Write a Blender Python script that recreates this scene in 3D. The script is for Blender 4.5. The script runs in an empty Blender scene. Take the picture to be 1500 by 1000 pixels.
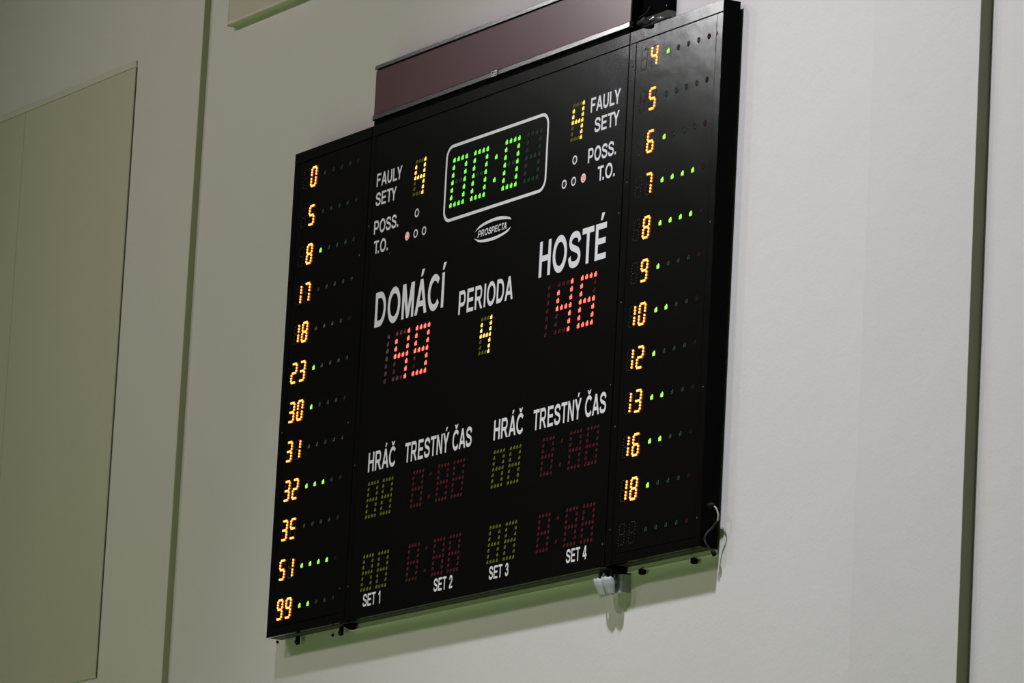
import bpy, math, random
from mathutils import Vector, Matrix, Euler
random.seed(7)
S = bpy.context.scene
col = S.collection

# ------------------------------------------------------------------ camera
CAM = Vector((18.52920, -9.71478, 1.70))
R_ = Vector((0.50345242, 0.86247668, 0.05166855))
U_ = Vector((0.14316266, -0.1422427, 0.97942405))
F_ = Vector((-0.85207987, 0.4856964, 0.19508689))
cd = bpy.data.cameras.new('camera'); cam = bpy.data.objects.new('camera', cd); col.objects.link(cam)
cd.sensor_width = 36.0; cd.lens = 8333.0 / 1500 * 36
cd.clip_end = 200; cd.clip_start = 0.1
m = Matrix((R_, U_, -F_)).transposed().to_4x4(); m.translation = CAM
cam.matrix_world = m
S.camera = cam

# ------------------------------------------------------------------ view, world, lamps
vs = S.view_settings
vs.view_transform = 'Standard'; vs.look = 'None'; vs.gamma = 1; vs.exposure = 0.0
vs.use_curve_mapping = False
w = bpy.data.worlds.new('world'); S.world = w; w.use_nodes = True
bg = w.node_tree.nodes['Background']
bg.inputs[0].default_value = (0.62, 0.66, 0.60, 1); bg.inputs[1].default_value = 0.018

def lamp(name, loc, target, power, size, color=(1, 1, 1), size_y=None, spread=math.pi):
    d = bpy.data.lights.new(name, 'AREA'); d.energy = power; d.color = color
    d.shape = 'RECTANGLE'; d.size = size; d.size_y = size_y or size; d.spread = spread
    o = bpy.data.objects.new(name, d); col.objects.link(o); o.location = loc
    v = Vector(target) - Vector(loc)
    o.rotation_euler = v.to_track_quat('-Z', 'Y').to_euler()
    return o
LW = (1.0, 0.975, 0.97)
LY = (1.0, 0.90, 0.76)
def spot(name, loc, target, power, half, color, radius=0.2):
    d = bpy.data.lights.new(name, 'SPOT'); d.energy = power; d.color = color
    d.spot_size = math.radians(2 * half); d.spot_blend = 1.0; d.shadow_soft_size = radius
    o = bpy.data.objects.new(name, d); col.objects.link(o); o.location = loc
    o.rotation_euler = (Vector(target) - Vector(loc)).to_track_quat('-Z', 'Y').to_euler()
    return o
LA = (1.0, 0.955, 1.08)
LB = (1.0, 0.83, 0.84)
spot('hall_floodlight_near', (3.5, -4.3, 12.5), (3.3, 0, 1.6), 2600, 29, LA, 0.25)
spot('hall_floodlight_left', (-5.2, -7.6, 10.8), (2.5, 0, 4.7), 500, 34, LB, 0.22)
spot('hall_floodlight_middle', (-0.5, -7.0, 10.8), (1.2, 0, 4.7), 470, 44, LB, 0.22)
lamp('hall_lamp_reflected', (-9.5, -7.7, 10.5), (-2, -5, 0), 42, 0.6, (1, 1, 1), 0.6)
lamp('hall_lamp_court', (1.0, -9.5, 10.5), (1.0, -9.5, 0), 1050, 5.0, (1, .97, 1), 5.0, math.radians(95))

# ------------------------------------------------------------------ materials
def mat(name, color, rough=0.5, metal=0.0, spec=0.5, emit=None, strength=0.0, bump=None, var=None, coat=0.0):
    M = bpy.data.materials.new(name); M.use_nodes = True
    nt = M.node_tree; b = nt.nodes['Principled BSDF']
    b.inputs['Base Color'].default_value = (*color, 1)
    b.inputs['Roughness'].default_value = rough
    b.inputs['Metallic'].default_value = metal
    b.inputs['Specular IOR Level'].default_value = spec
    b.inputs['Coat Weight'].default_value = coat
    if emit:
        b.inputs['Emission Color'].default_value = (*emit, 1)
        b.inputs['Emission Strength'].default_value = strength
    tc = nt.nodes.new('ShaderNodeTexCoord')
    if var:                                    # (scale, amount)
        n = nt.nodes.new('ShaderNodeTexNoise'); n.inputs['Scale'].default_value = var[0]
        n.inputs['Detail'].default_value = 5
        r = nt.nodes.new('ShaderNodeMapRange')
        r.inputs[3].default_value = 1 - var[1]; r.inputs[4].default_value = 1 + var[1]
        mx = nt.nodes.new('ShaderNodeMix'); mx.data_type = 'RGBA'; mx.blend_type = 'MULTIPLY'
        mx.inputs[0].default_value = 1; mx.inputs[6].default_value = (*color, 1)
        nt.links.new(tc.outputs['Object'], n.inputs['Vector'])
        nt.links.new(n.outputs['Fac'], r.inputs[0]); nt.links.new(r.outputs[0], mx.inputs[7])
        nt.links.new(mx.outputs[2], b.inputs['Base Color'])
    if bump:                                   # list of (scale, strength, distance)
        prev = None
        for sc, st, di in bump:
            n = nt.nodes.new('ShaderNodeTexNoise'); n.inputs['Scale'].default_value = sc
            n.inputs['Detail'].default_value = 4
            k = nt.nodes.new('ShaderNodeBump'); k.inputs['Strength'].default_value = st
            k.inputs['Distance'].default_value = di
            nt.links.new(tc.outputs['Object'], n.inputs['Vector'])
            nt.links.new(n.outputs['Fac'], k.inputs['Height'])
            if prev: nt.links.new(prev.outputs[0], k.inputs['Normal'])
            prev = k
        nt.links.new(prev.outputs[0], b.inputs['Normal'])
    return M
M_wall = mat('painted_plaster', (0.74, 0.735, 0.725), 0.85, spec=0.2, var=(1.3, 0.03), bump=[(14, .25, .004), (90, .3, .0012)])
M_wall2 = mat('darker_plaster', (0.715, 0.71, 0.70), 0.85, spec=0.2, var=(1.7, 0.03), bump=[(14, .25, .004), (90, .3, .0012)])  # slightly darker plaster tone for the wall section right of the seam
M_pil = mat('pilaster_plaster', (0.73, 0.72, 0.69), 0.85, spec=0.2, var=(1.3, 0.02), bump=[(60, .3, .0012)])
M_board = mat('cream_board', (0.60, 0.59, 0.47), 0.7, spec=0.2, var=(2.0, 0.03))
M_strip = mat('cream_trim', (0.66, 0.66, 0.58), 0.6, spec=0.3)
M_floor = mat('green_sports_floor', (0.20, 0.30, 0.10), 0.5, var=(0.6, 0.08))
M_black = mat('black_enamel', (0.0040, 0.0037, 0.0034), 0.155, spec=0.5, bump=[(2.2, .22, .012)])
M_edge = mat('black_cabinet_side', (0.0012, 0.0012, 0.0012), 0.7, spec=0.06)
M_matte = mat('matte_black', (0.002, 0.002, 0.002), 0.9, spec=0.04)
M_under = mat('dark_grey_housing', (0.035, 0.036, 0.033), 0.5, spec=0.3)
M_print = mat('white_print', (0.86, 0.875, 0.92), 0.5, spec=0.2)
M_rail = mat('painted_steel_rail', (0.66, 0.67, 0.62), 0.5, spec=0.4)
M_chrome = mat('brushed_aluminium', (0.62, 0.60, 0.61), 0.17, metal=1.0)
M_glass = mat('tinted_display_window', (0.135, 0.075, 0.082), 0.18, spec=0.5, var=(9, 0.05))
M_white = mat('white_plastic', (0.46, 0.50, 0.51), 0.4, spec=0.4)
M_rubber = mat('black_rubber', (0.006, 0.006, 0.006), 0.65, spec=0.2)
M_screw = mat('screw_steel', (0.25, 0.25, 0.25), 0.4, metal=0.8)
M_cable = mat('grey_cable', (0.42, 0.42, 0.40), 0.5)
M_seat = mat('led_hole', (0.002, 0.002, 0.002), 0.8, spec=0.05)
def led(name, body, core, s1, rim, s2):
    return (mat(name + '_led_tip', body, 0.3, emit=core, strength=s1),
            mat(name + '_led_rim', body, 0.3, emit=rim, strength=s2))
L_orange = led('orange', (.3, .15, .05), (1.0, .30, .060), 4.2, (1.0, .17, .008), 3.0)
L_yellow = led('yellow', (.3, .25, .05), (1.0, .74, .17), 1.25, (.9, .45, .01), .9)
L_green = led('green', (.1, .3, .08), (.22, 1.0, .08), 1.15, (.04, .55, .015), 1.0)
L_red = led('red', (.3, .05, .05), (1.0, .15, .10), 2.3, (1.0, .006, .006), 1.5)
L_lime = led('lime', (.2, .3, .05), (.42, 1.0, .10), 1.2, (.10, .60, .02), 1.0)
def off(name, c, r=.25):
    a = mat(name + '_led_off', c, r, spec=0.6); return (a, a)
O_clock = off('dark_green', (.025, .13, .085))
O_yellow = off('olive', (.34, .36, .03))
O_red = off('dark_red', (.22, .02, .02))
O_red2 = off('deep_red', (.12, .008, .010))
O_teal = off('teal', (.06, .17, .12))
O_clear = off('clear', (.16, .15, .12))

# ------------------------------------------------------------------ helpers
class MB:
    """collects geometry for ONE mesh object"""
    def __init__(s): s.v = []; s.f = []; s.mi = []
    def add(s, vs, fs, mi=0):
        o = len(s.v); s.v += [tuple(p) for p in vs]
        s.f += [tuple(i + o for i in f) for f in fs]; s.mi += [mi] * len(fs)
    def box(s, x0, x1, y0, y1, z0, z1, mi=0, b=0.0):
        if b <= 0:
            s.add([(x0, y0, z0), (x1, y0, z0), (x1, y1, z0), (x0, y1, z0), (x0, y0, z1), (x1, y0, z1), (x1, y1, z1), (x0, y1, z1)],
                  [(0, 3, 2, 1), (4, 5, 6, 7), (0, 1, 5, 4), (1, 2, 6, 5), (2, 3, 7, 6), (3, 0, 4, 7)], mi)
            return
        # chamfered front (-Y) edges
        vs_ = [(x0, y0 + b, z0), (x1, y0 + b, z0), (x1, y0 + b, z1), (x0, y0 + b, z1),
               (x0 + b, y0, z0 + b), (x1 - b, y0, z0 + b), (x1 - b, y0, z1 - b), (x0 + b, y0, z1 - b),
               (x0, y1, z0), (x1, y1, z0), (x1, y1, z1), (x0, y1, z1)]
        s.add(vs_, [(4, 5, 6, 7), (0, 1, 5, 4), (1, 2, 6, 5), (2, 3, 7, 6), (3, 0, 4, 7),
                    (0, 8, 9, 1), (1, 9, 10, 2), (2, 10, 11, 3), (3, 11, 8, 0), (8, 11, 10, 9)], mi)
    def disc(s, x, y, z, r, mi=0, n=12, r_in=0.0):
        a = [2 * math.pi * i / n for i in range(n)]
        if r_in:
            vs_ = [(x + r * math.cos(t), y, z + r * math.sin(t)) for t in a] + [(x + r_in * math.cos(t), y, z + r_in * math.sin(t)) for t in a]
            s.add(vs_, [(i, (i + 1) % n, n + (i + 1) % n, n + i) for i in range(n)], mi)
        else:
            s.add([(x + r * math.cos(t), y, z + r * math.sin(t)) for t in a], [tuple(range(n))], mi)
    def dome(s, x, y, z, r, h, tip=0, rim=0, n=8, top=0.55):
        """LED lens: a short side ring (rim) and a rounded cap (tip)"""
        a = [2 * math.pi * i / n for i in range(n)]
        v = []
        for rr, yy in ((r, 0), (r * .95, -h * .45), (r * top, -h * .85)):
            v += [(x + rr * math.cos(t), y + yy, z + rr * math.sin(t)) for t in a]
        v.append((x, y - h, z))
        s.add(v, [(i, (i + 1) % n, n + (i + 1) % n, n + i) for i in range(n)], rim)
        o = len(s.v) - len(v)
        fs = [(n + i, n + (i + 1) % n, 2 * n + (i + 1) % n, 2 * n + i) for i in range(n)] + [(2 * n + i, 2 * n + (i + 1) % n, 3 * n) for i in range(n)]
        s.f += [tuple(i + o for i in f) for f in fs]; s.mi += [tip] * len(fs)
    def cyl(s, p0, p1, r, n=10, mi=0, r2=None):
        p0 = Vector(p0); p1 = Vector(p1); d = (p1 - p0).normalized()
        u = d.orthogonal().normalized(); w_ = d.cross(u); r2 = r if r2 is None else r2
        v = []
        for p, rr in ((p0, r), (p1, r2)):
            v += [tuple(p + u * rr * math.cos(2 * math.pi * i / n) + w_ * rr * math.sin(2 * math.pi * i / n)) for i in range(n)]
        s.add(v, [(i, (i + 1) % n, n + (i + 1) % n, n + i) for i in range(n)] + [tuple(range(n))[::-1], tuple(range(n, 2 * n))], mi)
    def tube(s, pts, r, n=8, mi=0, sub=6):
        P = catmull([Vector(p) for p in pts], sub)
        v = []; k = len(P); prev = None
        for i, p in enumerate(P):
            d = (P[min(i + 1, k - 1)] - P[max(i - 1, 0)]).normalized()
            u = d.orthogonal().normalized() if prev is None else (prev - d * prev.dot(d)).normalized()
            prev = u; w_ = d.cross(u)
            v += [tuple(p + u * r * math.cos(2 * math.pi * j / n) + w_ * r * math.sin(2 * math.pi * j / n)) for j in range(n)]
        f = [(i * n + j, i * n + (j + 1) % n, (i + 1) * n + (j + 1) % n, (i + 1) * n + j) for i in range(k - 1) for j in range(n)]
        f += [tuple(range(n))[::-1], tuple(range((k - 1) * n, k * n))]
        s.add(v, f, mi)
    def build(s, name, mats, parent=None, smooth=False):
        me = bpy.data.meshes.new(name); me.from_pydata(s.v, [], s.f)
        for mm in (mats if isinstance(mats, (list, tuple)) else [mats]): me.materials.append(mm)
        me.polygons.foreach_set('material_index', s.mi)
        if smooth: me.polygons.foreach_set('use_smooth', [True] * len(s.f))
        me.validate(); me.update()
        import bmesh
        bm = bmesh.new(); bm.from_mesh(me); bmesh.ops.recalc_face_normals(bm, faces=bm.faces); bm.to_mesh(me); bm.free()
        o = bpy.data.objects.new(name, me); col.objects.link(o)
        if parent:
            o.parent = parent; o.matrix_parent_inverse = parent.matrix_world.inverted()
        return o
def catmull(P, sub=6):
    out = []
    for i in range(len(P) - 1):
        a = P[max(i - 1, 0)]; b = P[i]; c = P[i + 1]; d = P[min(i + 2, len(P) - 1)]
        for k in range(sub):
            t = k / sub
            out.append(0.5 * ((2 * b) + (c - a) * t + (2 * a - 5 * b + 4 * c - d) * t * t + (3 * b - a - 3 * c + d) * t ** 3))
    out.append(P[-1]); return out
def thing(name, label, cat, loc, group=None):
    o = bpy.data.objects.new(name, None); o.empty_display_size = .1; col.objects.link(o); o.location = loc
    o['label'] = label; o['category'] = cat
    if group: o['group'] = group
    bpy.context.view_layer.update(); return o
def tag(o, label, cat, group=None):
    o['label'] = label; o['category'] = cat
    if group: o['group'] = group
def struct(o): o['kind'] = 'structure'; return o

# ------------------------------------------------------------------ setting
WY = 0.08                                       # wall plane behind the boards
b = MB(); b.box(-1.25, 3.600, WY, .34, 0, 11.5); struct(b.build('wall_back', M_wall))
b = MB(); b.box(3.600, 4.202, WY + .0002, .34, 0, 11.5); struct(b.build('wall_back_section', M_wall2)).name = 'wall_centre'
b = MB(); b.box(4.202, 12.0, WY + .044, .34, 0, 11.5); struct(b.build('wall_right', M_wall))
b = MB(); b.box(-16.0, -1.218, .052, .34, 0, 11.5, b=.003); struct(b.build('wall_left', M_pil))
b = MB(); b.box(-22, 22, -22, .34, -.15, 0); struct(b.build('floor', M_floor))

M_side = mat('olive_side_shade', (0.30, 0.31, 0.205), 0.8, spec=0.2, var=(3, .05))  # shade on the right wall step's side face, put into the colour
M_side2 = mat('pale_side_shade', (0.50, 0.50, 0.37), 0.8, spec=0.2, var=(3, .05))  # same for the left step, its shade painted in more weakly
b = MB(); b.box(4.2022, 4.2035, WY + .0012, .34, 0, 11.5); struct(b.build('step_shade_1', M_side))  # thin sheets over the step sides, only there to carry the painted shade
b = MB(); b.box(-1.2182, -1.2168, .0535, .34, 0, 11.5); struct(b.build('step_shade_2', M_side2))
# cream boards on the left wall part
t = thing('wall_panel', 'large cream wall panel with a pale top strip on the left wall', 'wall panel', (-2.4, .05, 4.72))
b = MB(); b.box(-2.838, -1.800, .046, .052, 4.722, 7.228, b=.002); b.build('panel_board', M_board, t)
b = MB(); b.box(-3.90, -2.842, .046, .052, 4.722, 7.228, b=.002); b.build('panel_board', M_board, t)
b = MB(); b.box(-3.90, -1.797, .0445, .052, 7.229, 7.256, b=.002); b.build('top_strip', M_strip, t)
b = MB(); b.box(-1.800, -1.794, .048, .052, 4.722, 7.228); b.build('edge_strip', mat('dark_edge_strip', (.10, .11, .07), .7), t)['label'] = 'thin dark edge strip'
# box cut by the top of the picture
t = thing('wall_box', 'shallow cream wall box, cut off by the top of the picture, above the left board', 'wall box', (0, .08, 7.24))
b = MB(); b.box(-.990, .55, .046, WY, 7.243, 8.1, b=.002); b.build('box_body', M_board, t)
b = MB(); b.box(-.990, .55, .042, .046, 7.243, 7.257, b=.0015); b.build('bottom_strip', M_strip, t)
b = MB(); b.box(-.998, -.991, .05, WY, 7.243, 8.1); b.build('edge_strip', mat('dark_edge_strip2', (.06, .06, .035), .7), t)['label'] = 'thin dark edge strip'

# ------------------------------------------------------------------ lettering
TH = 0.19; hh = TH / 2
def arc(cx, cy, rx, ry, a0, a1, n=14):
    return [(cx + rx * math.cos(math.radians(a0 + (a1 - a0) * i / n)), cy + ry * math.sin(math.radians(a0 + (a1 - a0) * i / n))) for i in range(n + 1)]
def cr2(pts, sub=6): return [(p.x, p.y) for p in catmull([Vector((x, y, 0)) for x, y in pts], sub)]
def rect(x0, y0, x1, y1): return ('P', [(x0, y0), (x1, y0), (x1, y1), (x0, y1)])
HB = .165                                        # thickness of horizontal bars
A_ = [('P', [(0, 0), (.215, 0), (.60, 1), (.38, 1)]), ('P', [(.765, 0), (.98, 0), (.60, 1), (.38, 1)]), ('P', [(.13, .22), (.85, .22), (.79, .385), (.19, .385)])]
Y_ = [rect(.37, 0, .57, .45), ('P', [(0, 1), (.235, 1), (.57, .45), (.37, .40)]), ('P', [(.94, 1), (.705, 1), (.37, .45), (.57, .40)])]
C_ = [('S', arc(.52, .5, .425, .43, 42, 322, 26), TH)]
bowl = lambda y0, y1, x1: [(.1, y1)] + arc(x1 - .21, (y0 + y1) / 2, .21, (y1 - y0) / 2, 90, -90, 12) + [(.1, y0)]
G = {
 'A': (.98, A_), 'Y': (.94, Y_), 'C': (.95, C_),
 'D': (.90, [rect(0, 0, .2, 1), ('S', [(.1, 1 - .085)] + arc(.40, .5, .40, .415, 90, -90, 16) + [(.1, .085)], .18)]),
 'E': (.80, [rect(0, 0, .2, 1), rect(.2, 0, .80, HB), rect(.2, .425, .74, .425 + HB), rect(.2, 1 - HB, .78, 1)]),
 'F': (.74, [rect(0, 0, .2, 1), rect(.2, .415, .66, .415 + HB), rect(.2, 1 - HB, .74, 1)]),
 'H': (.84, [rect(0, 0, .2, 1), rect(.64, 0, .84, 1), rect(.2, .43, .64, .43 + HB)]),
 'I': (.20, [rect(0, 0, .2, 1)]),
 'L': (.74, [rect(0, 0, .2, 1), rect(.2, 0, .74, HB)]),
 'M': (.98, [rect(0, 0, .185, 1), rect(.795, 0, .98, 1), ('P', [(.0, 1), (.28, 1), (.58, 0), (.40, 0)]), ('P', [(.98, 1), (.70, 1), (.40, 0), (.58, 0)])]),
 'N': (.84, [rect(0, 0, .19, 1), rect(.65, 0, .84, 1), ('P', [(0, 1), (.20, 1), (.84, 0), (.64, 0)])]),
 'O': (1.04, [('S', arc(.52, .5, .425, .43, 0, 360, 32), TH)]),
 'P': (.84, [rect(0, 0, .2, 1), ('S', bowl(.405, .915, .745), .17)]),
 'R': (.92, [rect(0, 0, .2, 1), ('S', bowl(.455, .915, .755), .17), ('P', [(.36, .42), (.56, .46), (.94, 0), (.70, 0)])]),
 'S': (.90, [('S', cr2([(.80, .70), (.70, .86), (.45, .915), (.21, .86), (.125, .72), (.22, .59), (.46, .515), (.71, .43), (.80, .28), (.70, .13), (.45, .08), (.19, .13), (.09, .31)], 5), .18)]),
 'T': (.84, [rect(0, 1 - HB, .84, 1), rect(.32, 0, .52, 1)]),
 'U': (.84, [('S', [(.1, 1)] + [(.1, .38)] + arc(.42, .38, .32, .30, 180, 360, 16)[1:] + [(.74, 1)], .19)]),
 '.': (.22, [rect(0, 0, .2, .2)]),
 ' ': (.30, []),
 '1': (.42, [rect(.22, 0, .42, 1), ('P', [(0, .66), (0, .80), (.26, 1.0), (.30, .82)])]),
 '2': (.72, [('S', cr2([(.10, .68), (.17, .86), (.37, .915), (.56, .85), (.61, .69), (.47, .47), (.22, .26), (.12, .10)], 5), .18), rect(0.02, 0, .72, HB)]),
 '3': (.72, [('S', cr2([(.09, .72), (.18, .87), (.36, .915), (.54, .85), (.56, .70), (.45, .56), (.26, .53)], 5), .17), ('S', cr2([(.26, .53), (.50, .50), (.62, .35), (.57, .16), (.36, .085), (.17, .13), (.08, .30)], 5), .17)]),
 '4': (.76, [rect(.43, 0, .62, 1), rect(0, .21, .76, .37), ('P', [(.36, 1), (.54, 1), (.21, .37), (0, .37)])]),
}
ACUTE = lambda cx: [('P', [(cx - .09, 1.08), (cx + .04, 1.08), (cx + .20, 1.28), (cx - .02, 1.28)])]
CARON = lambda cx: [('P', [(cx - .25, 1.28), (cx - .10, 1.28), (cx, 1.19), (cx, 1.07), (cx - .10, 1.07)]), ('P', [(cx + .25, 1.28), (cx + .10, 1.28), (cx, 1.19), (cx, 1.07), (cx + .10, 1.07)])]
for k, base, ac, cx in (('Á', 'A', ACUTE, .49), ('Í', 'I', ACUTE, .10), ('É', 'E', ACUTE, .42), ('Ý', 'Y', ACUTE, .47), ('Č', 'C', CARON, .52)):
    G[k] = (G[base][0], G[base][1] + ac(cx))
BEAR = {'A': .0, 'Y': .0, 'T': .03, 'L': .07, 'O': .06, 'C': .06, 'S': .05}
def ribbon(pts, t):
    closed = math.dist(pts[0], pts[-1]) < 1e-6
    if closed: pts = pts[:-1]
    n = len(pts); L = []; R = []
    for i, p in enumerate(pts):
        a = pts[i - 1] if (closed or i > 0) else None
        c = pts[(i + 1) % n] if (closed or i < n - 1) else None
        def nrm(u, v):
            d = math.dist(u, v) or 1e-9; return (-(v[1] - u[1]) / d, (v[0] - u[0]) / d)
        if a is None: nx, ny = nrm(p, c); k = 1
        elif c is None: nx, ny = nrm(a, p); k = 1
        else:
            n1 = nrm(a, p); n2 = nrm(p, c); nx, ny = n1[0] + n2[0], n1[1] + n2[1]
            l = math.hypot(nx, ny) or 1; nx /= l; ny /= l; k = 1 / max(.5, nx * n1[0] + ny * n1[1])
        L.append((p[0] + nx * k * t / 2, p[1] + ny * k * t / 2)); R.append((p[0] - nx * k * t / 2, p[1] - ny * k * t / 2))
    q = []
    for i in range(n if closed else n - 1):
        j = (i + 1) % n; q.append([L[i], L[j], R[j], R[i]])
    return q
def word_mesh(text, x0, x1, z0, z1, y=-.0006, shear=0.0, serif=False, part=None):
    """flat print of a word between x0..x1, baseline z0, cap height z1"""
    adv = 0; items = []
    prev = None; cut = None
    for ch in text:
        wd, sh = G[ch]
        if prev is not None:
            base = {'Á': 'A', 'Č': 'C', 'Ý': 'Y', 'Í': 'I', 'É': 'E'}
            a = base.get(prev, prev); c = base.get(ch, ch)
            g = BEAR.get(a, .09) + BEAR.get(c, .09)
            if (a, c) in (('A', 'U'), ): g = .07
            if (a, c) in (('L', 'Y'), ('T', 'A'), ('T', 'Y')): g = -.06
            if (a, c) == ('T', '.'): g = -.10
            adv += g
        if ch == ' ': cut = len(items)
        items.append((adv, sh)); adv += wd; prev = ch
    sx = (x1 - x0) / adv; sz = z1 - z0; k = 0
    if part is not None: items = items[:cut] if part == 0 else items[cut:]
    mb = MB()
    for a, sh in items:
        for s_ in sh:
            polys = [s_[1]] if s_[0] == 'P' else ribbon(s_[1], s_[2])
            k += 1; yy = y - .00002 * (k % 7)
            for p in polys:
                mb.add([(x0 + (a + u) * sx + shear * v * sz, yy, z0 + v * sz) for u, v in p], [tuple(range(len(p)))])
            if serif and s_[0] == 'P' and len(s_[1]) == 4:
                xs = [u for u, v in s_[1] if v == 0 and (len(s_[1]) == 4)]
                if len(xs) == 2:
                    e = .04 if max(xs) - min(xs) < .3 and min(xs) > .2 else .08
                    c = [(min(xs) - e, 0), (max(xs) + e, 0), (max(xs) + e, .09), (min(xs) - e, .09)]
                    mb.add([(x0 + (a + u) * sx + shear * v * sz, yy - .0001, z0 + v * sz) for u, v in c], [(0, 1, 2, 3)])
    return mb
def word(text, x0, x1, z0, z1, parent, name='lettering', **kw):
    o = word_mesh(text, x0, x1, z0, z1, **kw).build(name, M_print, parent)
    return o

# ------------------------------------------------------------------ LED digits
SEG = {'0': 'abcdef', '1': 'bc', '2': 'abged', '3': 'abgcd', '4': 'fgbc', '5': 'afgcd', '6': 'afgedc', '7': 'abc', '8': 'abcdefg', '9': 'abcdfg', ' ': '', '5x': 'afgd'}
CL = [(.0030, .0056), (-.0046, .0010), (.0046, .0012), (-.0044, -.0048), (.0044, -.0046)]
def pixel(mb, x, z, on, k=1.0, seat=True, big=1.0):
    """one picture dot: a dark hole with a cluster of five small LEDs.  slots: 0 seat, 1/2 lit tip/rim, 3 off"""
    if seat: mb.disc(x, -.0004, z, .0108 * k, 0, 12)
    for dx, dz in CL:
        r = (.0040 if on else .0027) * k * big
        mb.dome(x + dx * k + .0006, -.0006, z + dz * k, r, .0022 if on else .0016, 1 if on else 3, 2 if on else 3, 7)
def big_digit(ch, cx, cz, wd, ht, lit, dark, parent, slant=.072, k=1.0, one=False):
    s_ = SEG[ch]; mb = MB(); dx = wd / 3; dz = ht / 6
    for r in range(7):
        for c in range(4):
            if one and c: continue
            edge = c in (0, 3)
            if not edge and r not in (0, 3, 6): continue
            if r == 0: on = 'a' in s_ or (c == 3 and 'b' in s_)
            elif r == 6: on = 'd' in s_ or (c == 3 and 'c' in s_)
            elif r == 3: on = 'g' in s_ or (c == 0 and ('e' in s_)) or (c == 3 and ('b' in s_ or 'c' in s_))
            elif r < 3: on = ('f' if c == 0 else 'b') in s_
            else: on = ('e' if c == 0 else 'c') in s_
            z = cz + (3 - r) * dz
            x = cx + ((c - 1.5) * dx if not one else 0) + slant * (z - cz)
            pixel(mb, x, z, on, k)
    o = mb.build('digit', [M_seat, lit[0], lit[1], dark[0]], parent)
    return o
def colon(cx, z1, z2, on, lit, dark, parent, k=1.0):
    mb = MB()
    for z in (z1, z2): pixel(mb, cx + .06 * (z - (z1 + z2) / 2), z, on, k)
    return mb.build('colon', [M_seat, lit[0], lit[1], dark[0]], parent)
def small_digit(ch, cx, cz, parent):
    s_ = SEG[ch]; mb = MB()
    pts = []
    for i in range(3):
        d = (i - 1) * .0104
        pts += [('a', d + .0007, .0352), ('g', d, 0), ('d', d - .0007, -.0358)]
        pts += [('f', -.0176, .0180 - d), ('b', .0176, .0180 - d), ('e', -.0176, -.0180 - d), ('c', .0176, -.0180 - d)]
    for g, dx, dz in pts:
        on = g in s_
        x = cx + dx + .09 * dz; z = cz + dz
        mb.disc(x, -.0004, z, .0036, 0, 8)
        if on: mb.dome(x, -.0005, z, .0043, .0042, 1, 2, 9, .66)
        else: mb.dome(x + .0005, -.0005, z, .0015, .0010, 3, 3, 6)
    return mb.build('digit', [M_seat, L_orange[0], L_orange[1], O_clear[0]], parent)

# ------------------------------------------------------------------ cabinets
ZB, ZT = 4.723, 6.584
def screws(parent, pts):
    for x, z in pts:
        mb = MB(); mb.disc(x, -.0003, z, .0048, 1, 10); mb.dome(x, -.0004, z, .0032, .0012, 0, 0, 8)
        mb.build('screw', [M_screw, M_seat], parent)
LEFT = ['0', '5', '8', '17', '18', '23', '30', '31', '32', '35', '51', '99']
RIGHT = ['4', '5', '6', '7', '8', '9', '10', '12', '13', '16', '18', '']
LF = [0, 0, 1, 0, 0, 1, 1, 0, 3, 0, 4, 2]
RF = [1, 0, 1, 4, 4, 1, 2, 1, 2, 2, 1, 0]
lampmesh = {}
def side_board(name, label, X0, xa, xb, nums, fouls, strip):
    t = thing(name, label, 'scoreboard', ((xa + xb) / 2, .03, ZB), 'player score boards beside the main board')
    b = MB(); b.box(xa, xb, .0185, .066, ZB, ZT); b.box(xb - .001, xb, .0014, .0185, ZB, ZT); b.box(xa, xa + .001, .0014, .0185, ZB, ZT); b.build('housing', M_edge, t)['label'] = 'deep black housing'
    b = MB(); b.box(xa + .004, xb - .004, .020, .064, ZB - .0012, ZB + .001); b.build('base_plate', M_under, t)
    # frame strips proud of the housing, front plate between them
    gx = .045
    b = MB(); b.box(xa + .001, xb - .001, 0, .0185, ZT - .0425, ZT, b=.0012); b.build('top_frame', M_black, t)
    b = MB(); b.box(xa + .001, xa + gx - .003, 0, .0185, ZB, ZT - .0445, b=.0012); b.build('side_frame', M_black, t)
    b = MB(); b.box(xa + gx, xb - .040, 0, .0185, ZB + .036, ZT - .0455, b=.0010); b.build('front_plate', M_black, t)
    b = MB(); b.box(xb - .0395, xb - .001, .0003, .0185, ZB, ZT - .0455, b=.0012); b.build('side_frame', M_black, t)
    b = MB(); b.box(xa + gx, xb - .0405, .0003, .0185, ZB, ZB + .034, b=.0012); b.build('bottom_frame', M_black, t)
    for r in range(12):
        z = 6.4694 - r * .15
        s_ = nums[r].rjust(2)
        for i, ch in enumerate(s_):
            key = '5x' if (nums[r] == '35' and i == 1) else ch
            o = small_digit(key, X0 - .154 + .066 * i, z, t)
            if ch == ' ': o['label'] = 'unlit digit'
            else: o['label'] = 'orange lit digit ' + ch
        for k in range(5):
            on = k < fouls[r]; kind = 'on' if on else ('off' if k < 4 else 'red')
            if kind not in lampmesh:
                mb = MB(); pixel(mb, 0, 0, on, .98, big=1.12 if on else .9)
                ms = [M_seat, L_lime[0], L_lime[1], (O_teal if k < 4 else O_red2)[0]]
                o = mb.build('foul_lamp', ms, t); lampmesh[kind] = o.data
            else:
                o = bpy.data.objects.new('foul_lamp', lampmesh[kind]); col.objects.link(o); o.parent = t
                o.matrix_parent_inverse = t.matrix_world.inverted()
            o.location = (X0 + k * .06496, 0, z)
            o['label'] = {'on': 'lit green foul lamp', 'off': 'unlit green foul lamp', 'red': 'unlit red foul lamp'}[kind]
    return t
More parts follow.
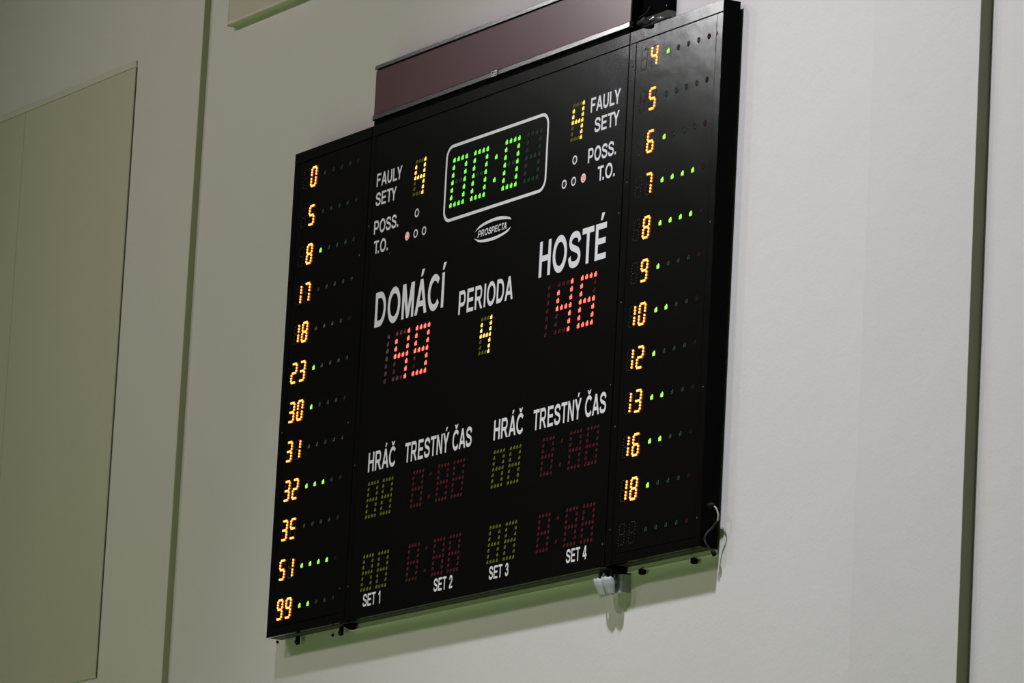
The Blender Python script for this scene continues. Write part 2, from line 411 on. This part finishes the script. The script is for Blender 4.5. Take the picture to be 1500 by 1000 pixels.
tl = side_board('player_board', 'narrow black board on the far left with player numbers 0 to 99 in orange', 0.0, -.254, .352, LEFT, LF, 0)
tr = side_board('player_board', 'narrow black board on the right with player numbers 4 to 18 in orange', 2.4537, 2.197, 2.799, RIGHT, RF, 1)
screws(tr, [(2.222, 6.462), (2.222, 5.63), (2.223, 4.845), (2.765, 6.47), (2.775, 5.82), (2.778, 5.26), (2.778, 4.82), (2.222, 6.05), (2.222, 5.2)])
screws(tl, [(.31, 4.85), (.30, 5.47), (-.225, 5.5), (.31, 6.1)])

t = thing('scoreboard', 'wide black main scoreboard with white Czech lettering and a green 00:0 clock', 'scoreboard', (1.275, .03, ZB))
xa, xb = .3575, 2.1925
b = MB(); b.box(xa, xb, .0185, .066, ZB, ZT); b.build('housing', M_edge, t)
b = MB(); b.box(xa + .002, xb - .002, .020, .064, ZB - .0012, ZB + .001); b.build('base_plate', M_under, t)
b = MB(); b.box(xa, xb, 0, .0185, ZT - .0425, ZT, b=.0012); b.build('top_frame', M_black, t)
b = MB(); b.box(xa, xa + .032, 0, .0185, ZB, ZT - .0445, b=.0012); b.build('side_frame', M_black, t)
b = MB(); b.box(xa + .0345, xb, 0, .0185, ZB, ZT - .0450, b=.0012); b.build('front_plate', M_black, t)
screws(t, [(2.178, 6.50), (2.178, 5.95), (2.178, 5.35), (2.178, 4.80), (.372, 6.2), (.372, 5.3), (.372, 4.85), (.545, 6.07)])
for args in [('FAULY', .415, .608, 6.3415, 6.3915), ('SETY', .415, .573, 6.268, 6.3185), ('POSS.', .415, .601, 6.161, 6.212), ('T.O.', .422, .530, 6.0845, 6.1345),
             ('DOMÁCÍ', .460, .974, 5.803, 5.933), ('PERIODA', 1.088, 1.475, 5.757, 5.843), ('HOSTÉ', 1.650, 2.104, 5.8045, 5.933),
             ('HRÁČ', .475, .680, 5.261, 5.3335), ('TRESTNÝ ČAS', .750, 1.236, 5.261, 5.3335), ('HRÁČ', 1.392, 1.598, 5.260, 5.332), ('TRESTNÝ ČAS', 1.666, 2.156, 5.2585, 5.3315),
             ('SET 1', .493, .624, 4.762, 4.8085), ('SET 2', 1.017, 1.152, 4.7615, 4.8085), ('SET 3', 1.410, 1.547, 4.762, 4.8085), ('SET 4', 1.938, 2.075, 4.7615, 4.809),
             ('FAULY', 1.953, 2.151, 6.3435, 6.3955), ('SETY', 1.984, 2.150, 6.267, 6.319), ('POSS.', 1.951, 2.139, 6.1635, 6.2155), ('T.O.', 2.022, 2.138, 6.087, 6.1395)]:
    if ' ' in args[0]:
        for q, wtxt in enumerate(args[0].split(' ')): word(*args, t, part=q)['label'] = 'white lettering ' + wtxt
    else: word(*args, t)['label'] = 'white lettering ' + args[0]
# clock frame line
mb = MB(); x0, x1, z0, z1, rr, lw = .936, 1.669, 6.1155, 6.4025, .048, .0115
def rr_pts(d):
    out = []
    for cx, cz, a in ((x1 - rr, z1 - rr, 0), (x0 + rr, z1 - rr, 90), (x0 + rr, z0 + rr, 180), (x1 - rr, z0 + rr, 270)):
        for i in range(11):
            an = math.radians(a + 9 * i); out.append((cx + (rr - d) * math.cos(an), -.0007, cz + (rr - d) * math.sin(an)))
    return out
o_, i_ = rr_pts(0), rr_pts(lw); n = len(o_)
mb.add(o_ + i_, [(i, (i + 1) % n, n + (i + 1) % n, n + i) for i in range(n)])
mb.build('clock_border', M_print, t)
# maker's mark
word('PROSPECTA', 1.200, 1.404, 6.0225, 6.0465, t, shear=.22, serif=True)['label'] = 'white italic lettering PROSPECTA'
def band(p, q, name):
    P = cr2(p, 8); Q = cr2(q, 8); k = len(P); mb = MB()
    mb.add([(a, -.0007, c) for a, c in P] + [(a, -.0007, c) for a, c in Q], [(i, i + 1, k + i + 1, k + i) for i in range(k - 1)])
    return mb.build(name, M_print, t)
band([(1.176, 6.045), (1.206, 6.062), (1.245, 6.071), (1.300, 6.0755), (1.361, 6.0745), (1.420, 6.062), (1.437, 6.050)],
     [(1.176, 6.045), (1.202, 6.053), (1.240, 6.060), (1.295, 6.0645), (1.345, 6.0635), (1.406, 6.0565), (1.437, 6.050)], 'logo_arc')
band([(1.175, 6.023), (1.207, 6.0135), (1.240, 6.009), (1.300, 6.0065), (1.350, 6.0085), (1.396, 6.0135), (1.436, 6.0245)],
     [(1.175, 6.023), (1.207, 6.0055), (1.252, 5.998), (1.305, 5.9955), (1.354, 5.998), (1.414, 6.009), (1.436, 6.0245)], 'logo_arc')
# digits
for ch, cx in (('0', 1.0375), ('0', 1.189), ('0', 1.4135), (' ', 1.565)):
    big_digit(ch, cx, 6.2585, .0885, .1660, L_green, O_clock, t)['label'] = 'green lit clock digit 0' if ch != ' ' else 'unlit clock digit'
colon(1.302, 6.3005, 6.217, True, L_green, O_clock, t)['label'] = 'green lit clock colon'
for cx, cz in ((.743, 6.3243), (1.8665, 6.3292)):
    big_digit('4', cx, cz, .0645, .1218, L_yellow, O_yellow, t, k=.86)['label'] = 'yellow lit foul digit 4'
big_digit('4', 1.294, 5.6525, .0645, .1220, L_yellow, O_yellow, t, k=.86)['label'] = 'yellow lit period digit 4'
for ox, zz, txt in ((0, 5.6703, '49'), (1.156, 5.6737, '46')):
    c1, c2, c3 = (.5700, .678, .8265) if ox == 0 else (1.7235, 1.8355, 1.992)
    big_digit(' ', c1, zz, .088, .1668, L_red, O_red, t, one=True)['label'] = 'unlit hundreds digit'
    for ch, cx in zip(txt, (c2, c3)): big_digit(ch, cx, zz, .0885, .1668, L_red, O_red, t)['label'] = 'red lit score digit ' + ch
for zc, xs in ((5.1550, ((.518, .629), (.8555, .947, 1.0385, 1.1510))), (4.8865, ((.514, .627), (.8525, .947, 1.0385, 1.151))),
               (5.1545, ((1.4345, 1.5475), (1.775, 1.8675, 1.961, 2.074))), (4.8860, ((1.4325, 1.5465), (1.774, 1.867, 1.959, 2.072)))):
    for cx in xs[0]: big_digit(' ', cx, zc, .0655, .1220, L_yellow, O_yellow, t, k=.80)['label'] = 'unlit yellow digit'
    for i, cx in enumerate(xs[1]):
        if i == 1: colon(cx, zc + .041, zc - .041, False, L_red, O_red, t, .80)['label'] = 'unlit red colon'
        else: big_digit(' ', cx, zc, .0670, .1220, L_red, O_red, t, k=.80)['label'] = 'unlit red digit'
# ringed lamps
for x, z, on in ((.738, 6.190, 0), (.674, 6.114, 1), (.737, 6.1135, 0), (.7995, 6.1135, 0), (1.861, 6.192, 0), (1.796, 6.116, 0), (1.860, 6.116, 0), (1.926, 6.116, 1)):
    mb = MB(); mb.disc(x, -.0007, z, .0162, 4, 28, .0105); mb.disc(x, -.0004, z, .0106, 0, 18)
    for dx, dz in CL: mb.dome(x + dx, -.0006, z + dz, .0042 if on else .0026, .0022, 1 if on else 3, 2 if on else 3, 7)
    o = mb.build('ring_lamp', [M_seat, L_red[0], L_red[1], O_red2[0], M_print], t)
    o['label'] = 'lit red lamp in a white ring' if on else 'unlit lamp in a white ring'

# ------------------------------------------------------------------ message display above
t = thing('message_display', 'long dark red message display with silver edge strips on top of the main scoreboard', 'display', (1.27, .03, 6.60))
b = MB(); b.box(.3585, 2.190, .006, .066, 6.6005, 6.813); b.build('case', M_edge, t)
b = MB(); b.box(.3595, 2.189, .001, .006, 6.626, 6.794); b.build('window', M_glass, t)['label'] = 'dark red window'
def profile(z0, z1, name, k=1):
    mb = MB(); P = []
    N = 8
    for i in range(N + 1):
        a = i / N; P.append((-.0035 + (.0015 if i in (0, N) else 0), z0 + (z1 - z0) * a))
    P += [(.012, z1), (.012, z0)]
    n = len(P)
    mb.add([(.3575, y, z) for y, z in P] + [(2.191, y, z) for y, z in P], [(i, (i + 1) % n, n + (i + 1) % n, n + i) for i in range(n)] + [tuple(range(n))[::-1], tuple(range(n, 2 * n))])
    o = mb.build(name, M_chrome, t); o['label'] = 'silver edge strip'; return o
profile(6.798, 6.8145, 'top_strip'); profile(6.6035, 6.624, 'bottom_strip')
b = MB(); b.box(.36, 2.19, .004, .05, ZT, 6.6005); b.build('foot_strip', M_matte, t)
# little badge with a double S curve
mb = MB(); mb.box(1.243, 1.289, -.0062, -.004, 6.6025, 6.6245); o = mb.build('badge', M_matte, t)
mb = MB()
for dz in (.0, .0075):
    for q in ribbon(cr2([(1.247, 6.6060 + dz), (1.258, 6.6050 + dz), (1.266, 6.6090 + dz), (1.275, 6.6130 + dz), (1.285, 6.6120 + dz)], 5), .0032):
        mb.add([(x, -.0066, z) for x, z in q], [(0, 1, 2, 3)])
for q in ribbon([(1.2455, 6.6045), (1.2455, 6.6225), (1.2865, 6.6225), (1.2865, 6.6045), (1.2455, 6.6045)], .0018): mb.add([(x, -.0065, z) for x, z in q], [(0, 1, 2, 3)])
mb.build('badge_mark', M_print, t)

# ------------------------------------------------------------------ black box with its cables, right of the display
t = thing('power_box', 'plain black metal box against the wall beside the right end of the red display', 'box', (2.3, .06, 6.63))
b = MB(); b.box(2.194, 2.362, .046, WY, 6.640, 6.93); b.build('casing', M_matte, t)
b = MB(); b.add([(2.200, .046, 6.640), (2.362, .046, 6.640), (2.362, .056, 6.618), (2.200, .056, 6.618), (2.200, .078, 6.618), (2.362, .078, 6.618), (2.362, .078, 6.640), (2.200, .078, 6.640)],
            [(0, 1, 2, 3), (3, 2, 5, 4), (1, 6, 5, 2), (0, 3, 4, 7), (0, 7, 6, 1), (4, 5, 6, 7)]); b.build('lower_lip', mat('grey_lip', (.13, .135, .11), .7), t)
for x, z in ((2.352, 6.657), (2.200, 6.725)):
    mb = MB(); mb.dome(x, .046, z, .0038, .002, 0, 0, 8); mb.build('screw', M_chrome, t)
t2 = thing('cable_bundle', 'tangle of black cables with a silver connector on top of the right board', 'cable', (2.3, .03, 6.584))
for i, pts in enumerate([[(2.200, .03, 6.60), (2.225, .012, 6.615), (2.262, .010, 6.607), (2.290, .006, 6.592), (2.325, .010, 6.5905), (2.350, .030, 6.5905)],
                         [(2.204, .04, 6.625), (2.235, .020, 6.622), (2.270, .016, 6.598), (2.305, .014, 6.592), (2.345, .024, 6.592)],
                         [(2.230, .03, 6.592), (2.262, .010, 6.594), (2.290, .002, 6.586), (2.330, -.006, 6.580), (2.352, .016, 6.592)],
                         [(2.210, .04, 6.60), (2.216, .02, 6.632), (2.245, .030, 6.648), (2.252, .040, 6.672)]]):
    mb = MB(); mb.tube(pts, .0068 if i < 3 else .003); mb.build('cable', M_rubber, t2, True)
mb = MB(); mb.cyl((2.290, .012, 6.607), (2.330, .014, 6.611), .0075, 12); mb.cyl((2.330, .014, 6.611), (2.372, .02, 6.606), .0028, 8)
mb.build('connector', M_chrome, t2, True)['label'] = 'silver connector'
mb = MB(); mb.cyl((2.238, .008, 6.606), (2.272, .010, 6.618), .0075, 12, r2=.0095); mb.build('plug', M_under, t2, True)
mb = MB(); mb.tube([(2.262, .012, 6.600), (2.280, .000, 6.603), (2.300, .000, 6.596), (2.318, .002, 6.590)], .010); mb.build('cable_sleeve', M_rubber, t2, True)

# ------------------------------------------------------------------ rails and hooks under the boards
t = thing('mounting_rail', 'long pale steel rail along the wall under the boards, with small dark bolts', 'rail', (1.5, .06, 4.71))
for x0, x1 in ((.285, 2.150), (2.215, 2.790)):
    b = MB(); b.box(x0, x1, .060, WY, 4.7035, 4.722, b=.0015); b.build('rail_bar', M_rail, t)
    b = MB(); b.box(x0, x1, .0585, .0605, 4.7035, 4.7062); b.build('rail_lip', M_strip, t)
for x in (2.342, 2.672):
    b = MB(); b.cyl((x, .062, 4.7035), (x, .062, 4.689), .013, 12); b.cyl((x, .062, 4.690), (x, .062, 4.686), .009, 6, 0); b.build('bolt', M_matte, t)
for i, (x, z0) in enumerate(((-.105, 4.690), (.235, 4.690))):
    t = thing('hanger_strap', ['black hanger strap under the far left board, nearest its outer corner', 'black hanger strap under the far left board, next to the main board'][i], 'bracket', (x, .06, z0), 'hanger straps under the left board')
    b = MB(); b.box(x - .011, x + .011, .052, .060, z0, 4.7215, b=.002); b.build('strap', M_matte, t)
    b = MB(); b.cyl((x, .052, z0 + .010), (x, .046, z0 + .010), .0075, 6); b.build('bolt', M_under, t)
b = MB(); b.add([(.285, .030, 4.7215), (.360, .030, 4.7215), (.360, .052, 4.7215), (.285, .052, 4.7215), (.330, .034, 4.700), (.360, .034, 4.697), (.360, .050, 4.700), (.330, .050, 4.700)],
            [(0, 3, 2, 1), (4, 5, 6, 7), (0, 1, 5, 4), (1, 2, 6, 5), (2, 3, 7, 6), (3, 0, 4, 7)])
tag(b.build('corner_bracket', M_matte), 'small black wedge bracket under the joint of left board and main board', 'bracket')
for i, (x, z) in enumerate(((-.338, 4.722), (.100, 4.704))):
    mb = MB(); mb.cyl((x + .03, WY, z), (x + .03, WY - .006, z), .0055, 8)
    tag(mb.build('wall_plug', M_matte), ['small dark wall plug left of the two hanger straps', 'small dark wall plug between the two hanger straps'][i], 'wall plug')

# ------------------------------------------------------------------ white twin fitting hanging below the joint
t = thing('wall_fitting', 'small white plastic fitting with two curved shells below the joint of main and right boards', 'fitting', (2.21, .06, 4.62))
b = MB(); n = 10; P = []
for i in range(n + 1):
    a = math.pi / 2 * i / n; P.append((2.240 - .012 + .012 * math.sin(a), .046 - .0 + .012 * (1 - math.cos(a))))
P = [(2.190, .046)] + P + [(2.240, WY), (2.190, WY)]
k = len(P)
b.add([(x, y, 4.636) for x, y in P] + [(x, y, 4.698) for x, y in P], [(i, (i + 1) % k, k + (i + 1) % k, k + i) for i in range(k)] + [tuple(range(k))[::-1], tuple(range(k, 2 * k))])
b.build('back_box', M_white, t)
def shell(xc, wd, tilt, jag):
    """half cup: curved outside, open at the back, jagged upper edge"""
    mb = MB(); N, H = 14, 8
    for side, dr in ((0, 0), (1, -.004)):
        for j in range(H + 1):
            v = j / H
            for i in range(N + 1):
                a = math.pi * i / N
                rx = (wd / 2 + dr) * (.62 + .38 * min(1, v * 1.5)); ry = (.026 + dr) * (.5 + .5 * min(1, v * 1.4))
                z = 4.626 + .058 * v + (jag * (.5 + .5 * math.cos(i * 2.1)) * (1 if j == H else 0))
                x = xc - rx * math.cos(a) - tilt * v + .012 * (1 - v)
                mb.v.append((x, .030 - ry * math.sin(a) - 0.004 * v, z))
    M_ = (H + 1) * (N + 1)
    for s_ in (0, 1):
        for j in range(H):
            for i in range(N):
                q = s_ * M_ + j * (N + 1) + i
                mb.f.append((q, q + 1, q + N + 2, q + N + 1)); mb.mi.append(0)
    for i in range(N):
        q = H * (N + 1) + i; mb.f.append((q, q + 1, M_ + q + 1, M_ + q)); mb.mi.append(0)
        mb.f.append((i, i + 1, M_ + i + 1, M_ + i)); mb.mi.append(0)
    return mb.build('shell', M_white, t, True)
shell(2.142, .062, .004, .006); shell(2.192, .062, .004, .006)
b = MB(); b.box(2.122, 2.214, .0305, .0335, 4.632, 4.680, b=.001); b.build('shadow_plate', M_white, t)  # added behind the open shells so that they cast a solid shadow
t = thing('cable_knot', 'knot of black cables between the boards and the white fitting below them', 'cable', (2.18, .03, 4.70))
for pts, r in (([(2.150, .03, 4.7215), (2.146, .016, 4.706), (2.150, .018, 4.684), (2.156, .028, 4.670)], .0075), ([(2.175, .04, 4.7215), (2.182, .018, 4.712), (2.190, .020, 4.690), (2.196, .028, 4.668)], .0085),
               ([(2.205, .04, 4.7215), (2.214, .024, 4.706), (2.206, .024, 4.686), (2.210, .030, 4.660)], .0075), ([(2.148, .02, 4.7150), (2.172, .004, 4.7160), (2.198, .010, 4.716), (2.225, .03, 4.7155)], .0070)):
    mb = MB(); mb.tube(pts, r); mb.build('cable', M_rubber, t, True)
b = MB(); b.box(2.196, 2.250, .018, .058, 4.7015, 4.7215); b.build('cable_clamp', M_matte, t)

# ------------------------------------------------------------------ cable at the right side
t = thing('side_cable', 'thin grey cable looping from a plug in the lower right side of the board', 'cable', (2.80, .03, 4.70))
mb = MB(); mb.cyl((2.799, .030, 4.861), (2.822, .030, 4.862), .0105, 14, r2=.0085); mb.cyl((2.822, .030, 4.862), (2.830, .031, 4.859), .0085, 14, r2=.004); mb.build('plug', M_rubber, t, True)
mb = MB(); mb.tube([(2.824, .032, 4.860), (2.838, .036, 4.848), (2.845, .040, 4.826), (2.842, .040, 4.808)], .0030); mb.build('cable', M_cable, t, True)
mb = MB(); mb.tube([(2.842, .040, 4.808), (2.822, .034, 4.788), (2.812, .018, 4.765), (2.808, .014, 4.748), (2.815, .020, 4.727), (2.815, .045, 4.708)], .0030); mb.build('cable', M_under, t, True)
mb = MB(); mb.cyl((2.812, .045, 4.713), (2.818, .05, 4.696), .008, 10); mb.build('cable_tip', M_rubber, t, True)
